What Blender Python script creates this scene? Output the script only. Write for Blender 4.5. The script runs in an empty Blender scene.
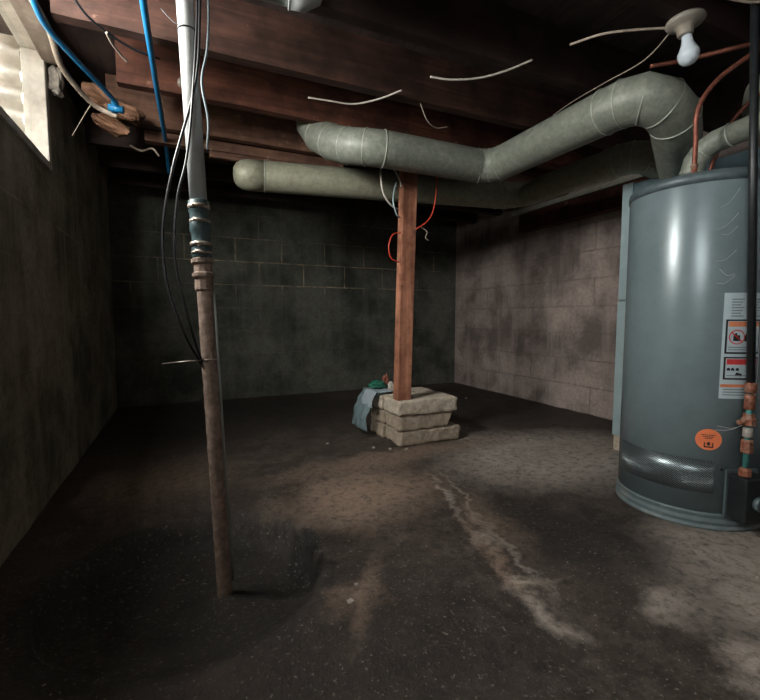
import bpy, math, random
from mathutils import Vector, Matrix, noise
random.seed(7)
S = bpy.context.scene
COL = S.collection
R = math.radians

# ------------------------------------------------------------------ mesh helpers
class MB:
    def __init__(s): s.v=[]; s.f=[]; s.m=[]; s.sm=[]
    def add(s, verts, faces, mi=0, smooth=False):
        o=len(s.v); s.v+= [Vector(v) for v in verts]
        for f in faces:
            s.f.append([o+i for i in f]); s.m.append(mi); s.sm.append(smooth)
    def box(s, x0,x1,y0,y1,z0,z1, mi=0):
        v=[(x0,y0,z0),(x1,y0,z0),(x1,y1,z0),(x0,y1,z0),(x0,y0,z1),(x1,y0,z1),(x1,y1,z1),(x0,y1,z1)]
        s.add(v,[(0,3,2,1),(4,5,6,7),(0,1,5,4),(1,2,6,5),(2,3,7,6),(3,0,4,7)],mi)
    def lathe(s, prof, n=32, c=(0,0,0), axis=(0,0,1), mi=0, smooth=True, cap=True):
        q=Vector((0,0,1)).rotation_difference(Vector(axis).normalized()); c=Vector(c)
        vs=[]
        for r,z in prof:
            for k in range(n):
                a=2*math.pi*k/n; vs.append(c+q@Vector((r*math.cos(a),r*math.sin(a),z)))
        fs=[]
        for i in range(len(prof)-1):
            for k in range(n):
                a=i*n+k; b=i*n+(k+1)%n; fs.append((a,b,b+n,a+n))
        s.add(vs,fs,mi,smooth)
        if cap:
            o=len(s.v)-len(vs)
            for base,flip in ((0,True),((len(prof)-1)*n,False)):
                idx=[o+base+k for k in range(n)]
                if flip: idx.reverse()
                s.f.append(idx); s.m.append(mi); s.sm.append(False)
    def tube(s, pts, r, n=12, mi=0, smooth=True, cap=True):
        P=[Vector(p) for p in pts]; m=len(P)
        rr=r if isinstance(r,(list,tuple)) else [r]*m
        T=[(P[i+1]-P[i]).normalized() for i in range(m-1)]
        up=Vector((0,0,1)) if abs(T[0].z)<.9 else Vector((1,0,0))
        a=T[0].cross(up).normalized(); vs=[]
        for i in range(m):
            tin=T[max(0,i-1)]
            if i>0 and i<m:
                tn=T[min(i-1,m-2)]
                if i-1>0:
                    q=T[i-2].rotation_difference(T[i-1]); a=q@a
                tin=tn
            a=(a-tin*a.dot(tin)).normalized(); b=tin.cross(a)
            nn=(T[max(0,i-1)]+T[min(i,m-2)])
            nn=nn.normalized() if nn.length>1e-6 else tin
            den=max(.3,tin.dot(nn))
            for k in range(n):
                t=2*math.pi*k/n; v=(a*math.cos(t)+b*math.sin(t))*rr[i]
                vs.append(P[i]+v-tin*(v.dot(nn)/den))
        fs=[]
        for i in range(m-1):
            for k in range(n):
                A=i*n+k; B=i*n+(k+1)%n; fs.append((A,B,B+n,A+n))
        o=len(s.v); s.add(vs,fs,mi,smooth)
        if cap:
            s.f.append([o+k for k in range(n)][::-1]); s.m.append(mi); s.sm.append(False)
            s.f.append([o+(m-1)*n+k for k in range(n)]); s.m.append(mi); s.sm.append(False)
    def build(s, name, mats, parent=None, bevel=0, loc=(0,0,0)):
        me=bpy.data.meshes.new(name); me.from_pydata([tuple(v-Vector(loc)) for v in s.v],[],s.f)
        for m in (mats if isinstance(mats,(list,tuple)) else [mats]): me.materials.append(m)
        for p,mi,sm in zip(me.polygons,s.m,s.sm): p.material_index=mi; p.use_smooth=sm
        me.validate(); me.update()
        o=bpy.data.objects.new(name,me); COL.objects.link(o); o.location=loc
        if parent: o.parent=parent
        if bevel:
            b=o.modifiers.new('Bevel','BEVEL'); b.width=bevel; b.segments=2; b.limit_method='ANGLE'
        return o

def tag(o,label=None,cat=None,group=None,kind=None):
    if label: o['label']=label
    if cat: o['category']=cat
    if group: o['group']=group
    if kind: o['kind']=kind
    return o
def thing(name,label,cat,loc=(0,0,0),group=None):
    o=bpy.data.objects.new(name,None); COL.objects.link(o); o.location=loc
    o.empty_display_size=.05
    return tag(o,label,cat,group)
def spline(pts, n=8):
    P=[Vector(p) for p in pts]; Q=[P[0]*2-P[1]]+P+[P[-1]*2-P[-2]]; out=[]
    for i in range(1,len(Q)-2):
        p0,p1,p2,p3=Q[i-1:i+3]
        for k in range(n):
            t=k/n
            out.append(.5*((2*p1)+(p2-p0)*t+(2*p0-5*p1+4*p2-p3)*t*t+(3*p1-p0-3*p2+p3)*t**3))
    out.append(P[-1]); return out

# ------------------------------------------------------------------ materials
def newmat(name):
    m=bpy.data.materials.new(name); m.use_nodes=True
    nt=m.node_tree; b=nt.nodes['Principled BSDF']; return m,nt,b
def N(nt,t,**kw):
    n=nt.nodes.new(t)
    for k,v in kw.items():
        if k in n.inputs.keys() if isinstance(k,str) else False: n.inputs[k].default_value=v
        else: setattr(n,k,v)
    return n
def L(nt,a,b): nt.links.new(a,b)
def coords(nt,scale=(1,1,1),world=False):
    if world: g=nt.nodes.new('ShaderNodeNewGeometry'); src=g.outputs['Position']
    else: g=nt.nodes.new('ShaderNodeTexCoord'); src=g.outputs['Object']
    mp=nt.nodes.new('ShaderNodeMapping'); mp.inputs['Scale'].default_value=scale; L(nt,src,mp.inputs[0]); return mp.outputs[0]
def noise_n(nt,vec,scale,detail=5,rough=.6,dist=0):
    n=nt.nodes.new('ShaderNodeTexNoise'); L(nt,vec,n.inputs['Vector'])
    n.inputs['Scale'].default_value=scale; n.inputs['Detail'].default_value=detail
    n.inputs['Roughness'].default_value=rough; n.inputs['Distortion'].default_value=dist; return n.outputs[0]
def ramp(nt,fac,stops):
    r=nt.nodes.new('ShaderNodeValToRGB'); L(nt,fac,r.inputs[0]); e=r.color_ramp.elements
    while len(e)<len(stops): e.new(.5)
    for x,(p,c) in zip(e,stops):
        x.position=p; x.color=(c[0],c[1],c[2],1) if isinstance(c,(tuple,list)) else (c,c,c,1)
    return r.outputs[0]
def mix(nt,fac,a,b,mode='MIX'):
    m=nt.nodes.new('ShaderNodeMix'); m.data_type='RGBA'; m.blend_type=mode
    for i,x in ((0,fac),(6,a),(7,b)):
        if isinstance(x,(int,float)): m.inputs[i].default_value=x
        elif isinstance(x,(tuple,list)): m.inputs[i].default_value=(x[0],x[1],x[2],1)
        else: L(nt,x,m.inputs[i])
    return m.outputs[2]
def math_n(nt,op,a,b=0.):
    m=nt.nodes.new('ShaderNodeMath'); m.operation=op
    for i,x in ((0,a),(1,b)):
        if isinstance(x,(int,float)): m.inputs[i].default_value=x
        else: L(nt,x,m.inputs[i])
    return m.outputs[0]
def bump(nt,b,h,strength=.4,dist=.01):
    n=nt.nodes.new('ShaderNodeBump'); n.inputs['Strength'].default_value=strength; n.inputs['Distance'].default_value=dist
    L(nt,h,n.inputs['Height']); L(nt,n.outputs[0],b.inputs['Normal']); return n
def simple(name,col,rough=.6,metal=0,var=.25,scale=30,bumpd=.0006,dust=None,spec=None,world=False,emit=None):
    m,nt,b=newmat(name); v=coords(nt,world=world); f=noise_n(nt,v,scale)
    c=mix(nt,ramp(nt,f,[(.3,0),(.7,1)]),tuple(x*(1-var) for x in col),tuple(min(1,x*(1+var)) for x in col))
    if dust:
        f2=noise_n(nt,v,scale*.35,6,.7); c=mix(nt,ramp(nt,f2,[(.48,0),(.68,.8)]),c,dust)
    L(nt,c,b.inputs['Base Color']); b.inputs['Roughness'].default_value=rough; b.inputs['Metallic'].default_value=metal
    if spec is not None: b.inputs['Specular IOR Level'].default_value=spec
    bump(nt,b,f,.5,bumpd); return m
def wood(name,dark,light,axis='x',rough=.75,dustc=None,dustlo=.55,sc=1.0):
    m,nt,b=newmat(name)
    s={'x':(1.2,22,22),'y':(22,1.2,22),'z':(22,22,1.2)}[axis]
    v=coords(nt,tuple(q*sc for q in s)); g=noise_n(nt,v,1.6,7,.65,.6)
    c=ramp(nt,g,[(.28,dark),(.5,tuple((p+q)/2 for p,q in zip(dark,light))),(.72,light)])
    v2=coords(nt,(1,1,1)); n2=noise_n(nt,v2,6,5,.65)
    c=mix(nt,ramp(nt,n2,[(.35,.75),(.6,0)]),c,tuple(q*.45 for q in dark))
    if dustc:
        n3=noise_n(nt,v2,14,6,.7); c=mix(nt,ramp(nt,n3,[(dustlo,0),(dustlo+.15,.85)]),c,dustc)
    L(nt,c,b.inputs['Base Color']); b.inputs['Roughness'].default_value=rough; b.inputs['Specular IOR Level'].default_value=.3
    bump(nt,b,g,.6,.003); return m
def blockwall(name,ax,cb1,cb2,mort,stain,stain_amt,off=(0,0),mortmask=None,low=None):
    m,nt,b=newmat(name)
    g=nt.nodes.new('ShaderNodeNewGeometry'); sp=nt.nodes.new('ShaderNodeSeparateXYZ'); L(nt,g.outputs['Position'],sp.inputs[0])
    cm=nt.nodes.new('ShaderNodeCombineXYZ')
    u=math_n(nt,'ADD',sp.outputs[ax],off[0]); w=math_n(nt,'ADD',sp.outputs[2],off[1])
    nz=noise_n(nt,g.outputs['Position'],5,4,.6); nzz=math_n(nt,'MULTIPLY',math_n(nt,'SUBTRACT',nz,.5),.012)
    L(nt,math_n(nt,'ADD',u,nzz),cm.inputs[0]); L(nt,math_n(nt,'ADD',w,nzz),cm.inputs[1])
    bt=nt.nodes.new('ShaderNodeTexBrick'); L(nt,cm.outputs[0],bt.inputs['Vector'])
    bt.inputs['Scale'].default_value=1; bt.inputs['Brick Width'].default_value=.4; bt.inputs['Row Height'].default_value=.2
    bt.inputs['Mortar Size'].default_value=.006; bt.inputs['Mortar Smooth'].default_value=.4
    bt.inputs['Color1'].default_value=(*cb1,1); bt.inputs['Color2'].default_value=(*cb2,1); bt.inputs['Mortar'].default_value=(*cb1,1)
    P=g.outputs['Position']
    n1=noise_n(nt,P,3,6,.62); n2=noise_n(nt,P,40,5,.7)
    c=mix(nt,ramp(nt,n2,[(.3,0),(.75,1)]),bt.outputs['Color'],tuple(q*1.7 for q in cb2))
    c=mix(nt,ramp(nt,n1,[(.4,0),(.62,stain_amt)]),c,stain)
    # vertical run-down streaks
    mp=nt.nodes.new('ShaderNodeMapping'); mp.inputs['Scale'].default_value=(9,9,.7); L(nt,P,mp.inputs[0])
    n3=noise_n(nt,mp.outputs[0],1,5,.6); c=mix(nt,ramp(nt,n3,[(.5,0),(.75,.6)]),c,tuple(q*1.5 for q in cb2))
    mf=bt.outputs['Fac']
    n4=noise_n(nt,P,2.2,3,.6); n5=noise_n(nt,P,25,3,.6); mm=math_n(nt,'MULTIPLY',math_n(nt,'MULTIPLY',mf,ramp(nt,n4,[(.38,.1),(.6,1)])),ramp(nt,n5,[(.35,.25),(.6,1)]))
    if mortmask:
        band=ramp(nt,math_n(nt,'DIVIDE',sp.outputs[2],2.0),mortmask); mm=math_n(nt,'MULTIPLY',mm,band)
    c=mix(nt,mm,c,mort)
    if low: c=mix(nt,ramp(nt,math_n(nt,'ADD',sp.outputs[2],math_n(nt,'MULTIPLY',nz,.2)),[(low[0],low[2]),(low[1],0)]),c,low[3])
    L(nt,c,b.inputs['Base Color']); b.inputs['Roughness'].default_value=.9; b.inputs['Specular IOR Level'].default_value=.2
    h=math_n(nt,'SUBTRACT',math_n(nt,'MULTIPLY',n2,.35),math_n(nt,'MULTIPLY',mf,.7))
    bump(nt,b,h,.8,.006); return m

M={}
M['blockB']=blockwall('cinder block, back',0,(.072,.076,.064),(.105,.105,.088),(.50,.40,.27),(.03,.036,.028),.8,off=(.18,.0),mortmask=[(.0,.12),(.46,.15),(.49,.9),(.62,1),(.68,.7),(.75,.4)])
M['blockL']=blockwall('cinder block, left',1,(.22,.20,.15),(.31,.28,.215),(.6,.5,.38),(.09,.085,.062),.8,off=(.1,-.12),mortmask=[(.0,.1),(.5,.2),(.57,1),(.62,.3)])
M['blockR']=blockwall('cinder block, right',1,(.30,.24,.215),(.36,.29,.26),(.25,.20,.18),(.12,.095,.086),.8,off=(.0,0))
M['blockF']=blockwall('cinder block, front',0,(.2,.18,.16),(.26,.23,.2),(.22,.2,.18),(.1,.09,.08),.7)
M['joist']=wood('red brown joist wood',(.055,.020,.013),(.21,.078,.048),'x',dustc=(.34,.19,.13),dustlo=.62)
M['joist_shade']=wood('joist wood darkened for shade',(.028,.018,.015),(.075,.042,.034),'x')  # joist wood with the shade under the ceiling put into its colour
M['joist_halfshade']=wood('joist wood partly darkened for shade',(.032,.017,.012),(.115,.052,.037),'x',dustc=(.34,.19,.13),dustlo=.66)  # same wood, darkened less, for the joist whose face falls into shade
M['ledge']=wood('tan split board',(.09,.042,.028),(.27,.14,.09),'x',dustc=(.45,.36,.28),dustlo=.6)
M['post']=wood('post wood',(.24,.085,.05),(.66,.30,.18),'z',dustc=(.07,.03,.022),dustlo=.58,sc=.8)
M['pale']=wood('pale weathered board',(.25,.19,.15),(.58,.48,.41),'y',dustc=(.3,.2,.16))
M['subfloor']=wood('dark subfloor boards',(.035,.024,.022),(.09,.058,.05),'y')
M['duct']=simple('grey green duct metal',(.21,.225,.185),.5,.1,.18,70,.0006,dust=(.33,.33,.28))
M['duct2']=simple('olive grey duct metal',(.34,.34,.25),.5,.1,.15,60,.0006,dust=(.24,.22,.16))
M['seam']=simple('bare duct bead',(.44,.455,.39),.45,.2,.2,60)
M['pvc']=simple('grey white plastic pipe',(.44,.455,.45),.4,0,.06,40,.0002,dust=(.3,.3,.29))
M['pvcg']=simple('grey green plastic pipe',(.33,.36,.33),.3,0,.06,40,.0002)
M['rustpipe']=simple('rusty scaled pipe',(.30,.215,.17),.75,.1,.45,55,.003,dust=(.12,.08,.06))
M['rubber']=simple('dark teal rubber sleeve',(.05,.085,.09),.45,0,.2,40)
M['clamp']=simple('stained steel clamp',(.5,.43,.36),.4,.7,.3,60,dust=(.2,.1,.06))
M['heater']=simple('blue grey enamelled steel',(.175,.225,.24),.27,.1,.06,24,.0004,dust=(.2,.255,.27))
M['ringm']=simple('dusty blue grey base steel',(.13,.17,.18),.6,.1,.15,40,.001,dust=(.24,.24,.22))
M['heaterd']=simple('darker steel cap',(.1,.13,.14),.45,.2,.2,40)
M['black']=simple('black painted steel',(.02,.022,.024),.4,.2,.3,50)
M['blackc']=simple('black cable sheath',(.016,.016,.018),.3,0,.2,40)
M['copper']=simple('aged copper',(.26,.085,.055),.5,.5,.3,50,dust=(.2,.08,.06))
M['brass']=simple('corroded fitting',(.27,.095,.055),.65,.4,.5,110,.002,dust=(.45,.36,.28))
M['verd']=simple('verdigris fitting',(.06,.25,.23),.6,.2,.4,90,.001)
M['blue']=simple('blue plastic tube',(.015,.16,.34),.3,0,.05,30)
M['tan']=simple('tan cable',(.42,.34,.27),.6,0,.2,50)
M['white']=simple('dirty white sheath',(.5,.45,.39),.5,0,.15,50)
M['red']=simple('red wire',(.62,.06,.03),.4,0,.1,50)
M['orange']=simple('orange sticker',(.92,.24,.10),.5,0,.04,50)
M['ink']=simple('black ink',(.012,.012,.014),.5,0,.1,50)
M['paper']=simple('pale blue white label',(.50,.60,.64),.4,0,.05,50)
M['lred']=simple('red label bar',(.62,.05,.05),.4,0,.05,50)
M['lor']=simple('orange label bar',(.75,.24,.11),.4,0,.05,50)
M['lgrey']=simple('grey print',(.2,.25,.27),.5,0,.05,50)
M['wframe']=simple('peeling white paint',(.62,.58,.52),.7,0,.2,14,.004,dust=(.33,.28,.24))
M['corr']=simple('white galvanised well',(.80,.76,.70),.7,0,.12,9,.003,dust=(.45,.38,.32))
M['bulb']=simple('frosted bulb glass',(.62,.68,.74),.15,0,.02,20)
M['porc']=simple('dirty porcelain',(.32,.29,.25),.5,0,.15,30,dust=(.3,.24,.18))
M['cblock']=simple('grey tan concrete block',(.50,.42,.33),.9,0,.3,55,.004,dust=(.6,.54,.45))
M['cblock2']=simple('brown stained concrete block',(.36,.285,.215),.9,0,.3,55,.004,dust=(.5,.42,.33))
M['strip']=simple('pale grey strip metal',(.46,.45,.37),.5,.1,.2,50,dust=(.3,.28,.22))
M['galv']=simple('blue grey sheet metal',(.22,.33,.38),.4,.3,.12,8,dust=(.3,.38,.42))
M['galvp']=simple('pale teal painted flange',(.40,.52,.54),.45,.2,.12,8)
M['green']=simple('green plastic bag',(.02,.14,.09),.35,0,.3,60)
M['news']=None
M['chip']=simple('pale concrete chip',(.4,.36,.31),.9,0,.3,60,.004)
M['web']=simple('cobweb silk',(.5,.52,.52),.8,0,.1,30)
M['rot']=wood('rotten orange wood',(.07,.03,.018),(.36,.19,.11),'x')
# newsprint
m,nt,b=newmat('grey blue newsprint'); v=coords(nt,(1,1,1)); w=nt.nodes.new('ShaderNodeTexWave'); L(nt,v,w.inputs['Vector'])
w.bands_direction='Y'; w.inputs['Scale'].default_value=45; w.inputs['Distortion'].default_value=1.5
L(nt,mix(nt,ramp(nt,w.outputs[1],[(.55,0),(.75,.5)]),(.42,.48,.52),(.12,.15,.2)),b.inputs['Base Color']); b.inputs['Roughness'].default_value=.7; M['news']=m
# clear plastic
m,nt,b=newmat('clouded clear plastic'); b.inputs['Base Color'].default_value=(.3,.42,.45,1); b.inputs['Roughness'].default_value=.3
b.inputs['Alpha'].default_value=.45; M['plastic']=m
# window glass
m,nt,b=newmat('window glass'); nt.nodes.remove(b); o=nt.nodes['Material Output']
t=nt.nodes.new('ShaderNodeBsdfTransparent'); t.inputs[0].default_value=(.93,.95,.95,1); g=nt.nodes.new('ShaderNodeBsdfGlossy'); g.inputs['Roughness'].default_value=.08
mx=nt.nodes.new('ShaderNodeMixShader'); mx.inputs[0].default_value=.06; L(nt,t.outputs[0],mx.inputs[1]); L(nt,g.outputs[0],mx.inputs[2]); L(nt,mx.outputs[0],o.inputs[0]); M['glass']=m
# expanded metal guard
m,nt,b=newmat('expanded metal mesh guard'); tc=nt.nodes.new('ShaderNodeUVMap'); mp=nt.nodes.new('ShaderNodeMapping'); L(nt,tc.outputs[0],mp.inputs[0])
mp.inputs['Rotation'].default_value=(0,0,R(45)); mp.inputs['Scale'].default_value=(1,1,1)
ck=nt.nodes.new('ShaderNodeTexVoronoi'); ck.distance='CHEBYCHEV'; ck.inputs['Randomness'].default_value=0; ck.inputs['Scale'].default_value=190; L(nt,mp.outputs[0],ck.inputs['Vector'])
f=ramp(nt,ck.outputs['Distance'],[(.25,0),(.4,1)])
L(nt,mix(nt,f,(.03,.04,.045),(.42,.5,.52)),b.inputs['Base Color']); b.inputs['Metallic'].default_value=.8; b.inputs['Roughness'].default_value=.3
bump(nt,b,f,.8,.002); M['guard']=m
# floor
m,nt,b=newmat('stained concrete floor'); geo=nt.nodes.new('ShaderNodeNewGeometry'); P=geo.outputs['Position']
n_big=noise_n(nt,P,2.0,6,.65); n_mid=noise_n(nt,P,9,6,.7); n_fine=noise_n(nt,P,90,4,.7); n_grit=noise_n(nt,P,32,5,.75)
dv=nt.nodes.new('ShaderNodeTexNoise'); dv.inputs['Scale'].default_value=4.5; dv.inputs['Detail'].default_value=6; dv.inputs['Roughness'].default_value=.65; L(nt,P,dv.inputs['Vector'])
vm=nt.nodes.new('ShaderNodeVectorMath'); vm.operation='MULTIPLY_ADD'; L(nt,dv.outputs['Color'],vm.inputs[0]); vm.inputs[1].default_value=(.26,.26,0); L(nt,P,vm.inputs[2])
base=ramp(nt,n_big,[(.3,(.026,.020,.016)),(.55,(.060,.045,.036)),(.75,(.12,.09,.072))])
base=mix(nt,ramp(nt,n_mid,[(.45,0),(.7,.7)]),base,(.13,.105,.088))
def patch(c,x,y,rx,ry,rot,col,amt,soft=.5):
    mp=nt.nodes.new('ShaderNodeMapping'); mp.vector_type='TEXTURE'
    mp.inputs['Location'].default_value=(x+.13,y+.13,0); mp.inputs['Rotation'].default_value=(0,0,R(rot)); mp.inputs['Scale'].default_value=(rx,ry,1e6)
    L(nt,vm.outputs[0],mp.inputs[0]); ln=nt.nodes.new('ShaderNodeVectorMath'); ln.operation='LENGTH'; L(nt,mp.outputs[0],ln.inputs[0])
    f=ramp(nt,ln.outputs['Value'],[(max(0,1-soft),amt),(1.0,0)])
    return mix(nt,f,c,col)
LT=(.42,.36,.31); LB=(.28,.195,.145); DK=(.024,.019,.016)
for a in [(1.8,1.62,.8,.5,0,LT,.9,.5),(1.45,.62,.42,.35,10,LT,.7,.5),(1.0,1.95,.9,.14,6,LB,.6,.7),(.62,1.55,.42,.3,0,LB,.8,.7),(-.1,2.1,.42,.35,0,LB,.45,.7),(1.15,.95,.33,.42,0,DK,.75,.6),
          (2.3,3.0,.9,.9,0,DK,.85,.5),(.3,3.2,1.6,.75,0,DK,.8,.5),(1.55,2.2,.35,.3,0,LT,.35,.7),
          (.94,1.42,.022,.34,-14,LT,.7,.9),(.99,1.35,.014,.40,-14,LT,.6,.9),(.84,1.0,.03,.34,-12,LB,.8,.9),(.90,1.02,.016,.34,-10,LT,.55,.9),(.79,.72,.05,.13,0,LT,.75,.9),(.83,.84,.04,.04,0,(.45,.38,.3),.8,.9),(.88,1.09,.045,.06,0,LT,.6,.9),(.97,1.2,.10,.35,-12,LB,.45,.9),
          (1.09,.62,.1,.07,0,LT,.7,.8),(1.05,.46,.12,.08,0,LT,.8,.7),(.5,.75,.3,.45,0,DK,.5,.6),(.35,1.0,.1,.05,30,LB,.6,.8),(-.1,1.0,.62,.85,0,DK,.45,.4),(-.04,1.25,.42,.40,0,(.022,.019,.017),.85,.12),(.32,1.28,.05,.18,12,(.012,.01,.009),.95,.4),(.42,1.0,.05,.22,-30,LB,.6,.8),(.75,1.65,.35,.3,0,LB,.5,.8)]:  # includes darker fill inside the pit and along its right rim
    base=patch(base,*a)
base=mix(nt,ramp(nt,n_grit,[(.30,.85),(.52,0)]),base,(.03,.025,.02))
base=mix(nt,ramp(nt,n_fine,[(.60,0),(.72,.75)]),base,(.36,.31,.26))
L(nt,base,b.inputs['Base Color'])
L(nt,ramp(nt,n_mid,[(.3,.55),(.7,.85)]),b.inputs['Roughness']); b.inputs['Specular IOR Level'].default_value=.35
bump(nt,b,math_n(nt,'ADD',math_n(nt,'MULTIPLY',n_mid,.8),math_n(nt,'ADD',math_n(nt,'MULTIPLY',n_fine,.35),math_n(nt,'MULTIPLY',n_grit,.5))),.7,.012); M['floor']=m

# ------------------------------------------------------------------ the room
X0,X1,Y0,Y1,ZJ,ZC=-.503,2.70,-1.3,3.94,1.66,1.86
# floor with a round sunken sump bowl
PC=(0.0,1.27); PR=.36
mb=MB(); st=.025; nx=int((X1-X0+.3)/st); ny=int((Y1-Y0+.3)/st); vs=[];fs=[]
for j in range(ny+1):
    for i in range(nx+1):
        x=X0-.15+i*st; y=Y0-.15+j*st
        d=math.hypot(x-PC[0],y-PC[1]); n=noise.noise(Vector((x*3,y*3,0)))
        n2=noise.noise(Vector((x*11,y*11,3)))
        z=.006*n+.004*n2
        e=(PR+.02*n-d)/.035; e=max(0,min(1,e)); e=e*e*(3-2*e); fr=max(0,min(1,(y-.95)/.3)); e*=.25+.75*fr*fr*(3-2*fr)
        z-=e*(.085+.03*max(0,1-d/PR)+.012*n2)
        dp=math.hypot(x-.09,y-1.2); z+=.06*max(0,1-dp/.16)*e
        vs.append((x,y,min(z,.004)))
for j in range(ny):
    for i in range(nx): a=j*(nx+1)+i; fs.append((a,a+1,a+nx+2,a+nx+1))
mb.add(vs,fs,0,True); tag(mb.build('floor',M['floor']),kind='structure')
mb=MB(); mb.box(X0-.15,X1+.15,Y0-.15,Y1+.15,ZC,ZC+.05); tag(mb.build('ceiling',M['subfloor']),kind='structure')
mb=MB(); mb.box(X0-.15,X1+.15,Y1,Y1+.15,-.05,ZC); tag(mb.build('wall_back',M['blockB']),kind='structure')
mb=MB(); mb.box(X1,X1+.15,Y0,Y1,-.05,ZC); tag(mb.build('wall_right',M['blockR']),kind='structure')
# left wall with the window opening
WY0,WY1,WZ0,WZ1=.62,2.30,1.34,1.84
T=.07
mb=MB(); mb.box(X0-T,X0,Y0,Y1,-.05,WZ0); mb.box(X0-T,X0,Y0,-1.05,WZ0,ZC); mb.box(X0-T,X0,-.10,WY0,WZ0,ZC); mb.box(X0-T,X0,WY1,Y1,WZ0,ZC); mb.box(X0-T,X0,WY0,WY1,WZ1,ZC); mb.box(X0-T,X0,-1.05,-.10,WZ1,ZC)
tag(mb.build('wall_left',M['blockL']),kind='structure')
mb=MB(); mb.box(X0-T,X1+.15,Y0-.15,Y0,-.05,ZC); tag(mb.build('wall_front',M['blockF']),kind='structure')
# window 1: frame, glass, corrugated well outside
w1=bpy.data.objects.new('window_1',None); COL.objects.link(w1); w1.location=(X0,1.46,WZ0); tag(w1,kind='structure')
def wchild(mb,name,mat,parent,bevel=0):
    o=mb.build(name,mat,None,bevel,loc=parent.location); o.parent=parent; o.location=(0,0,0); return o
mb=MB(); fx0,fx1=X0-T+.004,X0+.012
mb.box(fx0,fx1,WY0,WY1,WZ0,WZ0+.028); mb.box(fx0,fx1,WY0,WY1,WZ1-.03,WZ1); mb.box(fx0,fx1,WY1-.04,WY1,WZ0+.028,WZ1-.03); mb.box(fx0,fx1,WY0,WY0+.07,WZ0+.028,WZ1-.03)
wchild(mb,'window_frame',M['wframe'],w1,.003)
mb=MB(); mb.box(X0-.045,X0-.041,WY0+.07,WY1-.04,WZ0+.028,WZ1-.03); wchild(mb,'window_pane',M['glass'],w1)
mb=MB(); vs=[];fs=[]; nz=60; na=48
for j in range(nz+1):
    z=WZ0-.12+.80*j/nz; dr=.022*math.sin(j/nz*.80/.085*2*math.pi)
    for i in range(na+1):
        a=math.pi*i/na; ry=(WY1-WY0)/2+.0+dr; rx=.42+dr
        ss=abs(math.sin(a))**.55; cc=math.copysign(abs(math.cos(a))**.55,math.cos(a))
        vs.append((X0-T-.005-rx*ss, 1.46+ry*cc, z))
for j in range(nz):
    for i in range(na): a=j*(na+1)+i; fs.append((a,a+1,a+na+2,a+na+1))
mb.add(vs,fs,0,True); o=wchild(mb,'window_well',M['corr'],w1)
sd=o.modifiers.new('Solid','SOLIDIFY'); sd.thickness=.003
mb=MB(); mb.box(X0-T-.42,X0-T,WY0+.03,WY1-.03,WZ0-.14,WZ0-.10); wchild(mb,'well_gravel',M['chip'],w1)
w2=bpy.data.objects.new('added_fill_window',None); COL.objects.link(w2); w2.location=(X0,-.575,WZ0); tag(w2,kind='structure')  # unseen window added behind the camera to carry fill light
a_,b_=-1.05,-.10; mb=MB(); mb.box(fx0,fx1,a_,b_,WZ0,WZ0+.028); mb.box(fx0,fx1,a_,b_,WZ1-.03,WZ1); mb.box(fx0,fx1,a_,a_+.04,WZ0+.028,WZ1-.03); mb.box(fx0,fx1,b_-.04,b_,WZ0+.028,WZ1-.03)
wchild(mb,'window_frame',M['wframe'],w2,.003)
mb=MB(); mb.box(X0-.045,X0-.041,a_+.04,b_-.04,WZ0+.028,WZ1-.03); wchild(mb,'window_pane',M['glass'],w2)

# ------------------------------------------------------------------ joists (run along x)
def joist(yf,x0,lab,mat,sag=0,z0=ZJ,th=.045,z1=ZC):
    mb=MB(); n=44; vs=[]
    for i in range(n+1):
        x=x0+(X1-x0-.005)*i/n; w=.004*noise.noise(Vector((x*2.5,yf*7,0))); e=.003*noise.noise(Vector((x*9,yf*7,5)))
        vs+=[(x,yf+w,z0+e),(x,yf+th+w,z0+e*.6),(x,yf+th+w,z1),(x,yf+w,z1)]
    fs=[]
    for i in range(n):
        a=4*i
        for k in range(4): fs.append((a+k,a+(k+1)%4,a+4+(k+1)%4,a+4+k))
    fs+=[(3,2,1,0),(4*n,4*n+1,4*n+2,4*n+3)]
    mb.add(vs,[f[::-1] for f in fs]); return tag(mb.build('floor_joist',mat,None,0,loc=(x0,yf,z0)),lab,'joist','overhead floor joists')
joist(.50,-.45,'dark overhead joist at the top right corner, nearer than the light bulb',M['joist_shade'])
joist(.885,-.45,'dark overhead joist carrying the porcelain bulb holder',M['joist_shade'])
joist(1.325,-.45,'dark overhead joist passing just above the grey pipe stub, before the bulb',M['joist_shade'])
joist(1.70,-.345,'red brown overhead joist with pale lower edge, nearest one at the window corner',M['joist_halfshade'])
joist(2.07,-.215,'broad red brown joist resting on the wooden post, white cable below it',M['joist'])
joist(2.45,-.30,'tan edged joist with a split bottom, just behind the wooden post',M['ledge'],z0=1.655)
joist(2.83,-.45,'dark overhead joist, second one behind the wooden post',M['joist_shade'])
joist(3.21,-.45,'dark overhead joist, third one behind the wooden post',M['joist_shade'])
joist(3.59,-.45,'dark overhead joist closest to the back wall',M['joist_shade'])
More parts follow.
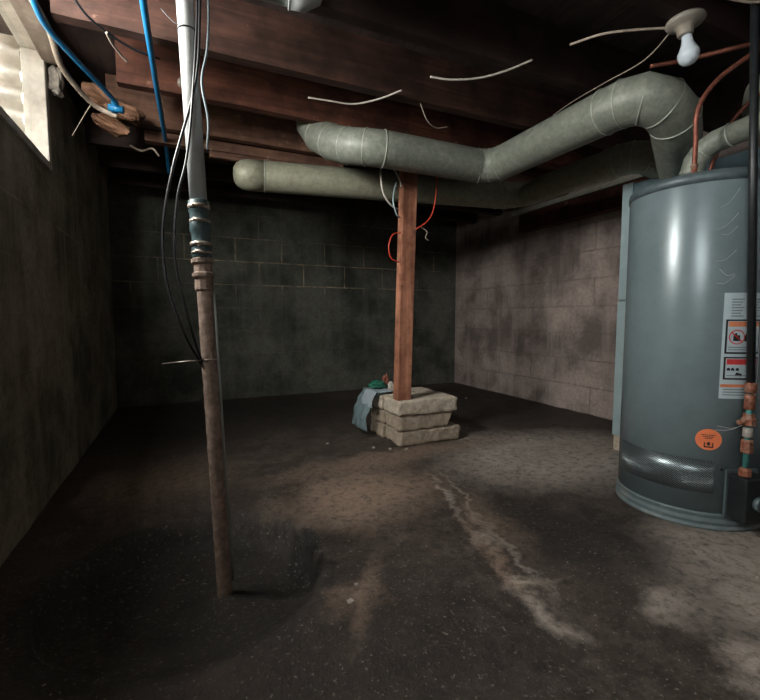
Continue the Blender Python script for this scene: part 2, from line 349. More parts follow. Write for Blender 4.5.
# boards beside the window
mb=MB(); mb.box(-.498,-.43,.5,2.28,1.775,1.80); mb.box(-.498,-.455,.5,2.28,1.80,1.86)
tag(mb.build('header_board',M['pale'],None,.002),'pale weathered board along the top of the window','board')
mb=MB()
mb.box(-.15,.9,2.50,2.56,1.60,1.652); mb.box(.15,.72,2.50,2.53,1.565,1.598)
tag(mb.build('ledger_board',M['ledge'],None,.004),'rough split board under the tan edged joist, above the olive duct','board')
def chunk(name,c,s,mat,lab,cat,group=None,seed=0,rot=(0,0,0),name2=None):
    mb=MB(); vs=[];n1,n2=8,12
    for i in range(n1+1):
        for k in range(n2):
            t=math.pi*i/n1; a=2*math.pi*k/n2
            d=Vector((math.sin(t)*math.cos(a),math.sin(t)*math.sin(a),math.cos(t)))
            d=Vector([math.copysign(abs(q)**.6,q) for q in d]); d*=1+.5*noise.noise(d*1.7+Vector((seed*7,0,0)))+.25*noise.noise(d*4+Vector((0,seed*5,0)))
            vs.append(Matrix.Rotation(rot[2],3,'Z')@Matrix.Rotation(rot[1],3,'Y')@Vector((d.x*s[0],d.y*s[1],d.z*s[2]))+Vector(c))
    fs=[(i*n2+k,(i+1)*n2+k,(i+1)*n2+(k+1)%n2,i*n2+(k+1)%n2) for i in range(n1) for k in range(n2)]
    mb.add(vs,fs); o=mb.build(name,mat,None,0,loc=c); return tag(o,lab,cat,group)
chunk('wood_chunk',(-.31,2.33,1.70),(.06,.04,.035),M['rot'],'orange rotten wood chunk just below the brown hose end','wood scrap',None,1,(0,.3,.2))
chunk('wood_chunk',(-.21,2.35,1.655),(.07,.04,.03),M['rot'],'orange rotten wood chunk left of the blue vertical tube','wood scrap',None,2,(0,.2,0))
chunk('wood_chunk',(-.28,2.40,1.61),(.07,.05,.025),M['rot'],'lowest rotten wood chunk at the upper left corner','wood scrap',None,3,(0,.4,0))
chunk('plaster_lump',(-.47,2.33,1.73),(.025,.03,.05),M['chip'],'pale plaster lump beside the window frame top','plaster lump',None,4)

# ------------------------------------------------------------------ ducts
def arc(c,r,a0,a1,n,plane='xy'):
    out=[]
    for i in range(n+1):
        a=R(a0+(a1-a0)*i/n); u,v=r*math.cos(a),r*math.sin(a)
        out.append(Vector(c)+(Vector((u,v,0)) if plane=='xy' else Vector((u,0,v)) if plane=='xz' else Vector((0,u,v))))
    return out
def ring(mb,c,t,r,w=.0035,n=32):
    t=Vector(t).normalized(); q=Vector((0,0,1)).rotation_difference(t); prev=[]
    vs=[];fs=[];m=8
    for i in range(n):
        a=2*math.pi*i/n; d=Vector((math.cos(a),math.sin(a),0))
        for k in range(m):
            b=2*math.pi*k/m; vs.append(Vector(c)+q@(d*(r+w*math.cos(b))+Vector((0,0,w*math.sin(b)))))
    for i in range(n):
        for k in range(m): fs.append((i*m+k,((i+1)%n)*m+k,((i+1)%n)*m+(k+1)%m,i*m+(k+1)%m))
    mb.add(vs,fs,0,True)
def elbow(pts,r,name,mat,parent,beads=None):
    mb=MB(); mb.tube(pts,r,32,cap=False)
    o=mb.build(name,mat,parent)
    for i in (beads if beads is not None else range(len(pts))):
        p=Vector(pts[i]); a=Vector(pts[max(0,i-1)]); c=Vector(pts[min(len(pts)-1,i+1)])
        rr=r[i] if isinstance(r,(list,tuple)) else r; s=MB(); ring(s,p,c-a,rr*1.01,.0026); s.build('seam_bead',M['seam'] ,o)
    return o
def straight(p0,p1,r,mat,parent,name='straight_section'):
    mb=MB(); mb.tube([p0,p1],r,32,cap=False); return mb.build(name,mat,parent)
DR=.082
d1=thing('round_duct','thick grey green round duct crossing in front of the wooden post top','duct')
Z=1.505
e0=[(.63,2.25,1.80),(.635,2.235,1.71),(.655,2.17,1.635),(.69,2.08,1.575),(.735,1.98,1.53),(.80,1.91,Z+.005),(.875,1.885,Z),(.92,1.885,Z)]
elbow(e0,DR,'elbow',M['duct'],d1,[2,3,4,5,6])
straight((.90,1.885,Z),(1.42,1.885,Z),DR,M['duct'],d1)
e1=[(1.42,1.885,Z),(1.475,1.86,Z),(1.50,1.80,Z)]
elbow(e1,DR*1.01,'elbow',M['duct'],d1,[0,1,2])
straight((1.50,1.80,Z),(1.50,1.20,Z),DR,M['duct'],d1)
e2=[(1.50,1.20,Z),(1.503,1.13,Z),(1.525,1.07,Z-.005),(1.58,1.035,Z-.025),(1.66,1.04,Z-.055),(1.74,1.08,Z-.08),(2.085,1.26,Z-.15)]
elbow(e2,DR*1.01,'elbow',M['duct'],d1,[0,1,2,3,4])
d2=thing('round_duct','olive round duct running behind the wooden post, lower than the other','duct')
Z2=1.50; r2=.083
e=[(.30,2.55,1.60),(.285,2.55,1.545),(.30,2.54,Z2+.01),(.37,2.52,Z2)]
mb=MB(); prof=[(.001,-.062),(.035,-.058),(.06,-.043),(.076,-.018),(.083,.015),(.083,.11)]
mb.lathe(prof,32,(.33,2.520,Z2),(.985,-.17,0)); mb.build('end_cap',M['duct2'],d2)
s=MB(); ring(s,(.435,2.502,Z2),(.985,-.17,0),r2*1.012,.0028); s.build('seam_bead',M['seam'],d2)
straight((.43,2.503,Z2),(1.86,2.255,Z2),r2,M['duct2'],d2)
e1=[(1.85,2.257,Z2),(1.90,2.245,Z2),(1.96,2.205,Z2),(1.985,2.13,Z2-.01)]
elbow(e1,[r2*1.01,r2,.077,.073],'elbow',M['duct2'],d2,[0,1,2])
straight((1.985,2.14,Z2-.01),(1.985,1.56,Z2-.01),.072,M['duct2'],d2)
elbow([(1.985,1.57,Z2-.01),(1.985,1.50,Z2-.01),(2.0,1.44,Z2-.012),(2.04,1.40,Z2-.02),(2.12,1.38,Z2-.04)],.074,'elbow',M['duct2'],d2,[1,2,3])
# flat channel along the right wall
mb=MB(); mb.box(2.60,2.698,1.72,2.97,1.583,1.618)
tag(mb.build('metal_channel',M['strip'],None,.004),'long flat grey metal strip under the olive duct along the right wall','metal strip')
mb=MB(); mb.box(2.62,2.698,1.6,2.9,1.44,1.58)
tag(mb.build('sill_board',M['joist'],None,.004),'dark wooden board on the right wall below the flat metal strip','board')
# sheet metal pieces between the joists above the ducts
for (a,b2,c,dd,lab) in [(1.72,1.92,1.52,1.66,'pale flat sheet metal scrap under the joists between the two ducts, nearer one'),(1.75,1.98,1.86,2.02,'pale flat sheet metal scrap under the joists between the two ducts, farther one')]:
    mb=MB(); mb.box(a,b2,c,dd,1.652,1.657); tag(mb.build('sheet_metal_scrap',M['duct'],None),lab,'sheet metal')

# ------------------------------------------------------------------ post and pier
mb=MB(); vs=[]; n=24
for i in range(n+1):
    t=i/n; z=.262+(ZJ-.262)*t; x=1.048+.045*t; y=2.068+.012*t; w=.0015*noise.noise(Vector((0,0,z*9)))
    vs+=[(x+w,y,z),(x+.084+w,y,z),(x+.084+w,y+.058,z),(x+w,y+.058,z)]
fs=[(a+k,a+(k+1)%4,a+4+(k+1)%4,a+4+k) for a in range(0,4*n,4) for k in range(4)]+[(3,2,1,0),(4*n,4*n+1,4*n+2,4*n+3)]
mb.add(vs,fs); tag(mb.build('wooden_post',M['post'],None,.003,loc=(1.048,2.068,.262)),'red brown wooden post standing on the concrete block pier','post')
def cblock(x,y,z,l,w,h,mat,lab,rz=0,chip=0):
    mb=MB(); nx_,ny_,nz_=24,12,6; idx={};vs=[];fs=[]
    def V(i,j,k):
        if (i,j,k) not in idx:
            px,py,pz=l*i/nx_,w*j/ny_,h*k/nz_
            q=Vector((px+x*9,py+y*9,pz+z*9)); d=.0035*noise.noise(q*22)+.002*noise.noise(q*60)
            ux=(-1 if i==0 else 1 if i==nx_ else 0); uy=(-1 if j==0 else 1 if j==ny_ else 0); uz=(-1 if k==0 else 1 if k==nz_ else 0)
            e=abs(ux)+abs(uy)+abs(uz); r=(-.003 if e==2 else -.0045 if e==3 else 0)-.006*max(0,noise.noise(q*15))*(e>=2)
            px+=ux*(d+r); py+=uy*(d+r); pz+=uz*((d+r) if e>1 else min(d,0)*.2)
            if chip and px>l-chip*(1-k/nz_): px=l-chip*(1-k/nz_)+d
            idx[(i,j,k)]=len(vs); vs.append((px-l/2,py-w/2,pz))
        return idx[(i,j,k)]
    for i in range(nx_):
        for j in range(ny_):
            for k,fl in ((0,1),(nz_,0)):
                f=[V(i,j,k),V(i+1,j,k),V(i+1,j+1,k),V(i,j+1,k)]; fs.append(f[::-1] if fl else f)
    for i in range(nx_):
        for k in range(nz_):
            for j,fl in ((0,0),(ny_,1)):
                f=[V(i,j,k),V(i+1,j,k),V(i+1,j,k+1),V(i,j,k+1)]; fs.append(f[::-1] if fl else f)
    for j in range(ny_):
        for k in range(nz_):
            for i,fl in ((0,1),(nx_,0)):
                f=[V(i,j,k),V(i,j+1,k),V(i,j+1,k+1),V(i,j,k+1)]; fs.append(f[::-1] if fl else f)
    mb.add(vs,fs,0,False); o=mb.build('concrete_block',mat); o.location=(x+l/2,y+w/2,z); o.rotation_euler=(0,0,rz)
    return tag(o,lab,'block','solid concrete blocks of the pier')
h=.0865
cblock(1.062,2.068,.002,.40,.19,h,M['cblock2'],'bottom front concrete block of the pier, jutting farthest right')
cblock(1.050,2.264,.002,.39,.19,h,M['cblock2'],'bottom rear concrete block of the pier, at floor level')
cblock(1.055,2.062,.089,.355,.19,h,M['cblock2'],'middle front concrete block of the pier with a broken right end',0,.05)
cblock(1.046,2.258,.089,.38,.19,h,M['cblock2'],'middle rear concrete block of the pier, seen at its left side')
cblock(1.044,2.050,.176,.385,.20,h,M['cblock'],'top front concrete block of the pier, under the wooden post')
cblock(1.036,2.255,.176,.385,.19,h,M['cblock'],'top rear concrete block of the pier, under the crumpled rubbish')

def sheet(name,mat,fn,nu,nv,lab,cat,loc,thick=.0015):
    mb=MB(); vs=[fn(i/nu,j/nv) for j in range(nv+1) for i in range(nu+1)]
    fs=[(j*(nu+1)+i,j*(nu+1)+i+1,(j+1)*(nu+1)+i+1,(j+1)*(nu+1)+i) for j in range(nv) for i in range(nu)]
    mb.add(vs,fs,0,True); o=mb.build(name,mat,None,0,loc=loc); s=o.modifiers.new('Solid','SOLIDIFY'); s.thickness=thick; s.offset=1; return tag(o,lab,cat)
def drape(x_in,x_edge,bulge,zt,zb,y0,y1,am,seed,skew=0):
    def f(u,v):
        y=y0+(y1-y0)*u+skew*v; top=.3
        if v<top: x=x_in+(x_edge-x_in)*v/top; z=zt
        else:
            t=(v-top)/(1-top); x=x_edge-bulge*math.sin(min(1,t*1.1)*math.pi/2); z=zt-(zt-zb)*t**1.15
        n=noise.noise_vector(Vector((u*3,v*4,seed)))*am+noise.noise_vector(Vector((u*9,v*9,seed)))*am*.4
        return Vector((x-abs(n.x) if v>=top else x+n.x, y+n.y, z+abs(n.z) if v<top+.05 else z+n.z*.5))
    return f
sheet('plastic_sheet',M['plastic'],drape(1.12,1.03,.075,.268,.05,2.27,2.50,.02,3),26,34,'clouded clear plastic sheet hanging off the left side of the pier','plastic sheet',(1.0,2.3,.26))
sheet('newspaper',M['news'],drape(1.13,1.01,.03,.276,.19,2.26,2.42,.010,9,.0),20,24,'pale blue printed paper hanging over the rear left edge of the pier','paper',(1.0,2.3,.26))
sheet('paper_sheet',M['cblock'],lambda u,v:Vector((1.12+.15*u+.01*noise.noise(Vector((u*4,v*4,1))),2.27+.12*v,.2665+.006*abs(noise.noise(Vector((u*5,v*5,2)))))),10,10,'pale flat paper lying on the pier top behind the post','paper',(1.2,2.3,.266))
def crumple(name,c,s,mat,lab,cat,seed):
    mb=MB(); n1,n2=18,26; vs=[]
    for i in range(n1+1):
        for k in range(n2):
            t=math.pi*i/n1;a=2*math.pi*k/n2; d=Vector((math.sin(t)*math.cos(a),math.sin(t)*math.sin(a),math.cos(t)))
            r=1+.45*noise.noise(d*2.2+Vector((seed,0,0)))+.25*abs(noise.noise(d*5+Vector((0,seed,0))))
            p=Vector((d.x*s[0],d.y*s[1],d.z*s[2]))*r; p.z=max(p.z,-s[2]*.8); vs.append(p+Vector(c))
    mb.add(vs,[(i*n2+k,(i+1)*n2+k,(i+1)*n2+(k+1)%n2,i*n2+(k+1)%n2) for i in range(n1) for k in range(n2)]); 
    return tag(mb.build(name,mat,None,0,loc=c),lab,cat)
crumple('green_bag',(1.075,2.39,.302),(.05,.045,.022),M['green'],'crumpled dark green plastic bag on the rear of the pier','bag',2)
crumple('paper_wrapper',(1.125,2.31,.296),(.018,.018,.03),M['white'],'small crumpled white wrapper touching the post foot','wrapper',5)
crumple('red_wrapper',(1.135,2.40,.315),(.02,.018,.045),M['copper'],'small crumpled reddish brown wrapper behind the post foot','wrapper',8)
for i,(x,y,s,lab) in enumerate([(1.0,2.06,.014,'pale concrete chip at the left foot of the pier'),(.93,2.12,.011,'small pale chip on the floor left of the pier'),(.72,2.30,.012,'small pale chip far left of the pier on the dark floor'),
        (.36,.97,.012,'pale chip beside the right rim of the sunken pit'),(.40,1.03,.008,'tiny pale chip just outside the pit rim'),(2.25,3.1,.012,'pale chip on the dark floor near the back corner'),(1.42,.60,.007,'small chip on the floor in front of the water heater'),(1.08,2.02,.013,'flat pale chip lying against the front of the pier')]):
    chunk('concrete_chip',(x,y,s*.3),(s*.6,s*.5,s*.35),M['chip'],lab,'chip','loose concrete chips on the floor',10+i)

# wires around the post
def wire(name,pts,r,mat,lab,cat='wire',group=None,n=8,ns=8):
    mb=MB(); P=spline(pts,n); mb.tube(P,r,ns); return tag(mb.build(name,mat,None,0,loc=pts[0]),lab,cat,group)
wire('red_wire',[(1.245,2.03,1.52),(1.262,2.03,1.44),(1.245,2.035,1.30),(1.21,2.04,1.235),(1.15,2.055,1.19)],.0035,M['red'],'red wire drooping down right of the wooden post')
wire('red_wire',[(1.06,2.06,1.165),(1.01,2.055,1.15),(.985,2.05,1.09),(1.0,2.055,1.03),(1.052,2.062,1.01)],.0035,M['red'],'red wire loop at the left side of the wooden post')
wire('thin_wire',[(1.185,2.06,1.205),(1.215,2.05,1.18),(1.205,2.05,1.15),(1.225,2.05,1.135)],.002,M['tan'],'short thin pale wire end right of the post below the red wire')
wire('white_cable',[(.95,2.06,1.60),(.932,2.04,1.48),(.94,2.03,1.36),(.98,2.03,1.30),(1.04,2.05,1.28)],.005,M['white'],'white cable hanging left of the post from the duct')
wire('white_cable',[(.975,2.05,1.50),(1.01,2.04,1.475),(1.045,2.045,1.43),(1.06,2.055,1.40)],.0045,M['white'],'short white cable arching into the left of the post top')
wire('teal_wire',[(1.03,2.055,1.42),(1.01,2.04,1.37),(1.0,2.03,1.31),(1.02,2.03,1.25),(1.05,2.05,1.24)],.0035,M['galvp'],'small teal wire loop tucked at the left of the post')

# ------------------------------------------------------------------ white cables under the joists, bulb
wire('white_cable',[(.511,1.86,1.652),(.60,1.835,1.645),(.70,1.812,1.642),(.79,1.74,1.650),(.856,1.66,1.662)],.0036,M['white'],'bent white cable under the joists, leftmost of the three overhead','cable')
wire('white_cable',[(.911,1.524,1.662),(.98,1.48,1.645),(1.072,1.425,1.645),(1.14,1.35,1.65),(1.195,1.272,1.662)],.004,M['white'],'white cable under the joists, middle of the three overhead','cable')
wire('tan_cable',[(1.257,1.158,1.668),(1.29,1.06,1.655),(1.36,1.00,1.652),(1.455,.945,1.652)],.004,M['tan'],'tan cable reaching from the ceiling to the bulb holder','cable')
wire('thin_wire',[(1.47,.93,1.655),(1.50,1.05,1.62),(1.53,1.23,1.635),(1.57,1.42,1.655),(1.60,1.56,1.66)],.0022,M['tan'],'thin dark tan wire sagging from the bulb holder toward the duct')
wire('thin_wire',[(.98,1.72,1.66),(1.02,1.73,1.60),(1.08,1.75,1.585),(1.14,1.75,1.60)],.002,M['tan'],'faint hanging wire loop under the joist above the duct')
wire('thin_wire',[(1.45,.80,1.655),(1.56,.76,1.645),(1.66,.70,1.655),(1.8,.6,1.66)],.004,M['tan'],'tan cable at the top right, right of the bulb','cable')
lb=thing('light_bulb','unlit frosted bulb hanging from a porcelain holder on the ceiling','light bulb',(1.475,.905,1.66))
ax=Vector((.18,-.04,-1)).normalized()
mb=MB(); mb.lathe([(.052,0),(.055,.008),(.05,.016),(.034,.02),(.024,.028),(.022,.045),(.019,.05)],32,(0,0,0),(0.05,-.02,-1)); mb.build('bulb_holder',M['porc'],lb)
mb=MB(); mb.lathe([(.014,.046),(.015,.062),(.018,.075),(.025,.09),(.030,.100),(.0305,.110),(.026,.124),(.017,.134),(.006,.138),(.001,.1385)],32,(0,0,0),ax); mb.build('bulb_glass',M['bulb'],lb)

# ------------------------------------------------------------------ short grey pipe at the top
gp=thing('drain_pipe','grey plastic pipe with a pale elbow hung below the top joists','pipe')
mb=MB(); mb.tube([(-.02,1.345,1.665),(.325,1.275,1.63)],.031,28,cap=True); mb.build('pipe',M['pvcg'],gp)
mb=MB(); mb.tube([(.30,1.28,1.632),(.335,1.273,1.630),(.36,1.268,1.645),(.372,1.266,1.68),(.374,1.266,1.85)],.035,28); eo=mb.build('elbow',M['pvc'],gp)
s=MB(); ring(s,(.30,1.28,1.632),(1,-.2,0),.035,.003); s.build('elbow_lip',M['pvc'],eo)

# ------------------------------------------------------------------ vertical pipe at the left
A=Vector((.019,1.315,1.86)); Bp=Vector((.080,1.215,-.065))
def on(z): t=(z-A.z)/(Bp.z-A.z); return A+(Bp-A)*t
dirn=(Bp-A).normalized()
vp=thing('discharge_pipe','tall vertical pipe, white above and rusty below, standing in the pit','pipe',tuple(Bp))
def rel(mb,name,mat,parent,root): 
    o=mb.build(name,mat,None,0,loc=root.location); o.parent=parent; o.location=(0,0,0); return o
mb=MB(); mb.tube([on(1.86),on(1.0)],.022,28); rel(mb,'upper_pipe',M['pvc'],vp,vp)
mb=MB(); P=[on(.86-.93*i/60) for i in range(61)]; mb.tube(P,[.0195+.0018*noise.noise(Vector((0,0,i*.7))) for i in range(61)],24); rel(mb,'lower_pipe',M['rustpipe'],vp,vp)
mb=MB(); P=[on(.93),on(.40),on(-.02)]; P=[p+Vector((.022,.012,0)) for p in P]; mb.tube(P,.0055,10); rel(mb,'side_rod',M['pvcg'],vp,vp)
z=1.055; cb=MB(); c0=on(1.03); 
prof=[(.023,0),(.0265,.003),(.0265,.03),(.0245,.034),(.0245,.055),(.0265,.06),(.0265,.082),(.0235,.088),(.0235,.12),(.0255,.124),(.0255,.15),(.022,.155)]
cb.lathe(prof,28,c0,dirn); rel(cb,'rubber_coupling',M['rubber'],vp,vp)
for k,(dz,rr,wd) in enumerate([(.012,.028,.012),(.052,.0265,.008),(.112,.0285,.010),(.136,.027,.006)]):
    s=MB(); s.lathe([(rr-.004,0),(rr,.0),(rr,wd),(rr-.004,wd)],28,c0+dirn*dz,dirn); c=rel(s,'hose_clamp',M['clamp'],vp,vp)
    s=MB(); p=c0+dirn*(dz+wd/2)+Vector((-.006,-.0285,0)); s.tube([p+Vector((-.012,0,.002)),p+Vector((.014,-.002,-.001))],.0045,8); s2=rel(s,'clamp_screw',M['clamp'],c,vp)
mb=MB(); mb.lathe([(.022,0),(.029,.004),(.029,.014),(.0225,.018),(.0235,.038),(.029,.042),(.029,.050),(.023,.058),(.0235,.085),(.020,.09)],10,c0+dirn*.152,dirn,smooth=False); rel(mb,'threaded_union',M['rustpipe'],vp,vp)
mb=MB(); ring(mb,on(1.47),dirn,.023,.0018); p=on(1.47); mb.tube(spline([p+Vector((-.02,-.018,0)),p+Vector((-.035,-.01,.012)),p+Vector((-.06,0,.04))],4),.0013,6); rel(mb,'cable_tie',M['blackc'],vp,vp)
mb=MB(); ring(mb,on(.605),dirn,.021,.0018); p=on(.605); mb.tube([p+Vector((-.02,-.016,0)),p+Vector((-.06,-.01,-.002)),p+Vector((-.115,.01,-.008))],.0014,6); rel(mb,'cable_tie',M['clamp'],vp,vp)
wire('black_cable',[(.066,1.275,1.655),(.062,1.26,1.50),(.046,1.245,1.32),(-.014,1.251,1.10),(-.042,1.25,.942),(-.036,1.234,.80),(-.004,1.215,.69),(.030,1.235,.61),(.052,1.278,.56),(.062,1.283,.45)],.0036,M['blackc'],'black cable bowing widest left of the vertical pipe','cable')
wire('black_cable',[(.055,1.28,1.655),(.056,1.262,1.50),(.035,1.240,1.25),(.018,1.236,1.12),(-.006,1.238,1.02),(-.016,1.231,.87),(.010,1.215,.72),(.038,1.240,.61),(.062,1.275,.56),(.070,1.278,.45)],.0033,M['blackc'],'black cable hanging close beside the vertical pipe, inner of the two','cable')
wire('grey_cable',[(.082,1.28,1.655),(.084,1.265,1.52),(.078,1.262,1.42),(.062,1.255,1.33),(.075,1.262,1.24),(.07,1.26,1.16)],.0032,M['lgrey'],'thin grey cable coiled loosely right of the vertical pipe top','cable')

# ------------------------------------------------------------------ blue tubes and hoses at the window corner
wire('blue_tube',[(-.375,1.60,1.66),(-.372,1.74,1.645),(-.33,1.88,1.635),(-.25,2.10,1.62),(-.228,2.165,1.61),(-.235,2.19,1.60)],.0095,M['blue'],'blue plastic tube slanting from the window corner to the joist','tube',ns=12)
mb=MB(); mb.tube([(-.26,2.185,1.60),(-.205,2.175,1.595)],.014,12); mb.tube([(-.24,2.19,1.585),(-.24,2.19,1.63)],.012,12)
tag(mb.build('blue_fitting',M['blue'],None,0,loc=(-.24,2.18,1.6)),'blue elbow fitting at the end of the slanting blue tube','fitting')
wire('blue_tube',[(-.082,1.35,1.652),(-.078,1.60,1.645),(-.07,2.0,1.635),(-.06,2.35,1.62),(-.055,2.62,1.60),(-.05,2.80,1.54)],.0105,M['blue'],'blue plastic tube running toward the back wall beside the white pipe','tube',ns=12)
wire('brown_hose',[(-.40,1.68,1.70),(-.385,1.85,1.69),(-.39,2.02,1.66),(-.36,2.16,1.64),(-.32,2.25,1.625),(-.27,2.27,1.61),(-.24,2.27,1.605)],.010,M['tan'],'brown grey hose curving past the window frame','hose',ns=12)
wire('twine',[(-.325,2.24,1.635),(-.365,2.25,1.565),(-.41,2.27,1.49)],.0014,M['tan'],'thin tan twine hanging from the brown hose','twine')
wire('thin_wire',[(-.29,1.60,1.70),(-.245,1.66,1.655),(-.18,1.72,1.64),(-.12,1.76,1.635),(-.05,1.80,1.645)],.004,M['blackc'],'thin dark wire crossing below the nearest red joist')
wire('tan_cable',[(-.20,1.70,1.64),(-.19,1.76,1.638),(-.172,1.81,1.635),(-.155,1.84,1.63)],.004,M['tan'],'short frayed tan cable end between the two blue tubes','cable')
wire('tan_cable',[(-.22,2.55,1.58),(-.17,2.56,1.565),(-.12,2.55,1.58),(-.09,2.56,1.55)],.005,M['tan'],'curled tan cable scrap below the rotten wood','cable')
mb=MB(); mb.lathe([(.012,0),(.016,.004),(.016,.014),(.010,.02),(.015,.026),(.015,.036),(.008,.04)],16,(.022,2.068,1.70),(0,-1,-.2)); tag(mb.build('porcelain_knob',M['porc'],None,0,loc=(.022,2.068,1.7)),'small white porcelain knob on the broad red joist','knob')
mb=MB(); mb.lathe([(.003,0),(.007,.004),(.009,.03),(.010,.034)],10,(.095,2.468,1.66),(0,0,-1)); tag(mb.build('wire_nut',M['red'],None,0,loc=(.095,2.44,1.66)),'tiny red wire connector right of the white pipe','connector')

# ------------------------------------------------------------------ water heater
HC=Vector((1.750,.983,0)); HR=.228
wh=thing('water_heater','tall blue grey cylindrical water heater with labels and orange sticker','water heater',tuple(HC))
def cp(a,z,r): a=R(a); return Vector((r*math.cos(a),r*math.sin(a),z))
def cpatch(mb,a0,a1,z0,z1,r,mi=0,n=None,side=0):
    n=n or max(2,int(abs(a1-a0)/1.2)); vs=[];fs=[]
    for i in range(n+1):
        a=a0+(a1-a0)*i/n; vs+=[cp(a,z0,r),cp(a,z1,r)]
    fs=[(2*i,2*i+2,2*i+3,2*i+1) for i in range(n)]
    o=len(mb.v); mb.add(vs,fs,mi,True)
mb=MB(); mb.lathe([(HR,.052),(HR,.60),(HR,1.165),(HR-.002,1.172)],96,cap=True); mb.build('tank_shell',M['heater'],wh)
mb=MB(); mb.lathe([(HR+.003,1.158),(HR+.004,1.178),(HR+.001,1.188),(HR-.008,1.196),(.10,1.203),(.04,1.204)],96); mb.build('top_cap',M['heaterd'],wh)
mb=MB(); mb.lathe([(HR,.002),(HR+.007,.003),(HR+.008,.010),(HR+.002,.013),(HR+.001,.020),(HR+.004,.024),(HR+.004,.032),(HR+.001,.036),(HR+.001,.046),(HR+.004,.050),(HR+.003,.058),(HR-.001,.06)],96); mb.build('base_ring',M['ringm'],wh)
for a in (150,265,30):
    mb=MB(); p=cp(a,0,HR-.03); mb.box(p.x-.02,p.x+.02,p.y-.02,p.y+.02,.0,.03); mb.build('foot',M['heaterd'],wh)
# expanded metal guard round the burner
mb=MB(); a0,a1,z0,z1=140,229,.128,.24; n=90; nzz=1; r=HR+.0025
vs=[];fs=[]
for i in range(n+1):
    a=a0+(a1-a0)*i/n; vs+=[cp(a,z0,r),cp(a,z1,r)]
fs=[(2*i,2*i+2,2*i+3,2*i+1) for i in range(n)]
mb.add(vs,fs,0,True); g=mb.build('vent_guard',M['guard'],wh)
uv=g.data.uv_layers.new(name='UVMap')
for p in g.data.polygons:
    for li in p.loop_indices:
        vi=g.data.loops[li].vertex_index; i=vi//2; uv.data[li].uv=(R(a0+(a1-a0)*i/n)*HR, z0 if vi%2==0 else z1)
s=g.modifiers.new('Solid','SOLIDIFY'); s.thickness=.002; s.offset=-1
# warning label (one printed sheet): 0 paper 1 ink 2 red 3 orange 4 grey
mb=MB(); r=HR+.0012
_cp=cp
def cp(a,z,r): return _cp(a-3,z,r)
cpatch(mb,231.5,262,.452,.798,r,0)
r1=r+.0006
for k in range(7): cpatch(mb,237,246-(k%3),.775-k*.009,.779-k*.009,r1,4)
for k in range(7): cpatch(mb,248.5,260-(k%3),.775-k*.009,.779-k*.009,r1,4)
for zt,zb,hd,ci in ((.712,.600,.018,3),(.590,.515,.020,2)):
    cpatch(mb,233.6,261,zb,zt,r1,1); r2_=r1+.0005; cpatch(mb,235,260,zb+.006,zt-.005,r2_,0); cpatch(mb,235.6,259.6,zt-.005-hd,zt-.007,r2_+.0005,ci)
    for k in range(2 if ci==3 else 1): cpatch(mb,236,254-3*k,zb+.012+k*.008,zb+.015+k*.008,r2_+.0005,4)
# prohibition circle with a can
r3=r1+.0011; ca,cz=242.0,.655
def pl2(pts,mi): mb.add([cp(ca+u/HR*57.3,cz+w,r3) for u,w in pts],[tuple(range(len(pts)))],mi)
for k in range(24):
    a=2*math.pi*k/24;b=2*math.pi*(k+1)/24
    pl2([(.024*math.cos(a),.024*math.sin(a)),(.024*math.cos(b),.024*math.sin(b)),(.0205*math.cos(b),.0205*math.sin(b)),(.0205*math.cos(a),.0205*math.sin(a))],2)
pl2([(-.011,-.013),(.009,-.013),(.009,.006),(-.011,.006)],1); pl2([(-.007,.006),(.0,.006),(-.001,.013),(-.006,.013)],1)
r3+=.0004; pl2([(-.017,.013),(-.014,.016),(.017,-.013),(.014,-.016)],2)
ca,cz=250.5,.655; r3=r1+.0011; pl2([(-.012,-.014),(.01,-.014),(.013,.004),(.004,.001),(-.004,.016),(-.010,.004)],1)
ca,cz=241,.548; 
for dx in (-.016,-.004,.010): pl2([(dx-.005,-.002),(dx+.005,-.004),(dx+.006,.003),(dx+.001,.007),(dx-.004,.004)],1)
pl2([(.004,-.018),(.022,-.022),(.026,-.014),(.008,-.008)],1)
cpatch(mb,232.2,261,.490,.500,r1,3)
for k in range(3): cpatch(mb,234,259-2*k,.481-k*.009,.4845-k*.009,r1,4)
mb.build('warning_label',[M['paper'],M['ink'],M['lred'],M['lor'],M['lgrey']],wh)
cp=_cp
# round orange sticker
mb=MB(); ca,cz=223.6,.311; r3=HR+.0014
n=36; mb.add([cp(ca,cz,r3)]+[cp(ca+.037*math.cos(2*math.pi*k/n)/HR*57.3,cz+.036*math.sin(2*math.pi*k/n),r3) for k in range(n)],[(0,1+k,1+(k+1)%n) for k in range(n)],0,True)
r3+=.0008
for (u0,u1,w) in [(-.022,.022,.014),(-.016,.016,.008),(-.010,.012,.003)]:
    for q in range(int((u1-u0)/.005)): pl2([(u0+q*.005,w),(u0+q*.005+.0036,w),(u0+q*.005+.0036,w+.0028),(u0+q*.005,w+.0028)],1)
pl2([(-.013,-.024),(-.010,-.024),(-.010,-.010),(-.013,-.010)],1); pl2([(.010,-.024),(.013,-.024),(.013,-.010),(.010,-.010)],1); pl2([(-.013,-.027),(.013,-.027),(.013,-.023),(-.013,-.023)],1)
pl2([(-.003,-.008),(.003,-.008),(.003,-.013),(.007,-.013),(0,-.021),(-.007,-.013),(-.003,-.013)],1)
mb.build('orange_sticker',[M['orange'],M['ink']],wh)
mb=MB(); mb.lathe([(.004,0),(.004,.003)],10,cp(234,.212,HR-.001),cp(234,0,1)); mb.build('screw',M['black'],wh)
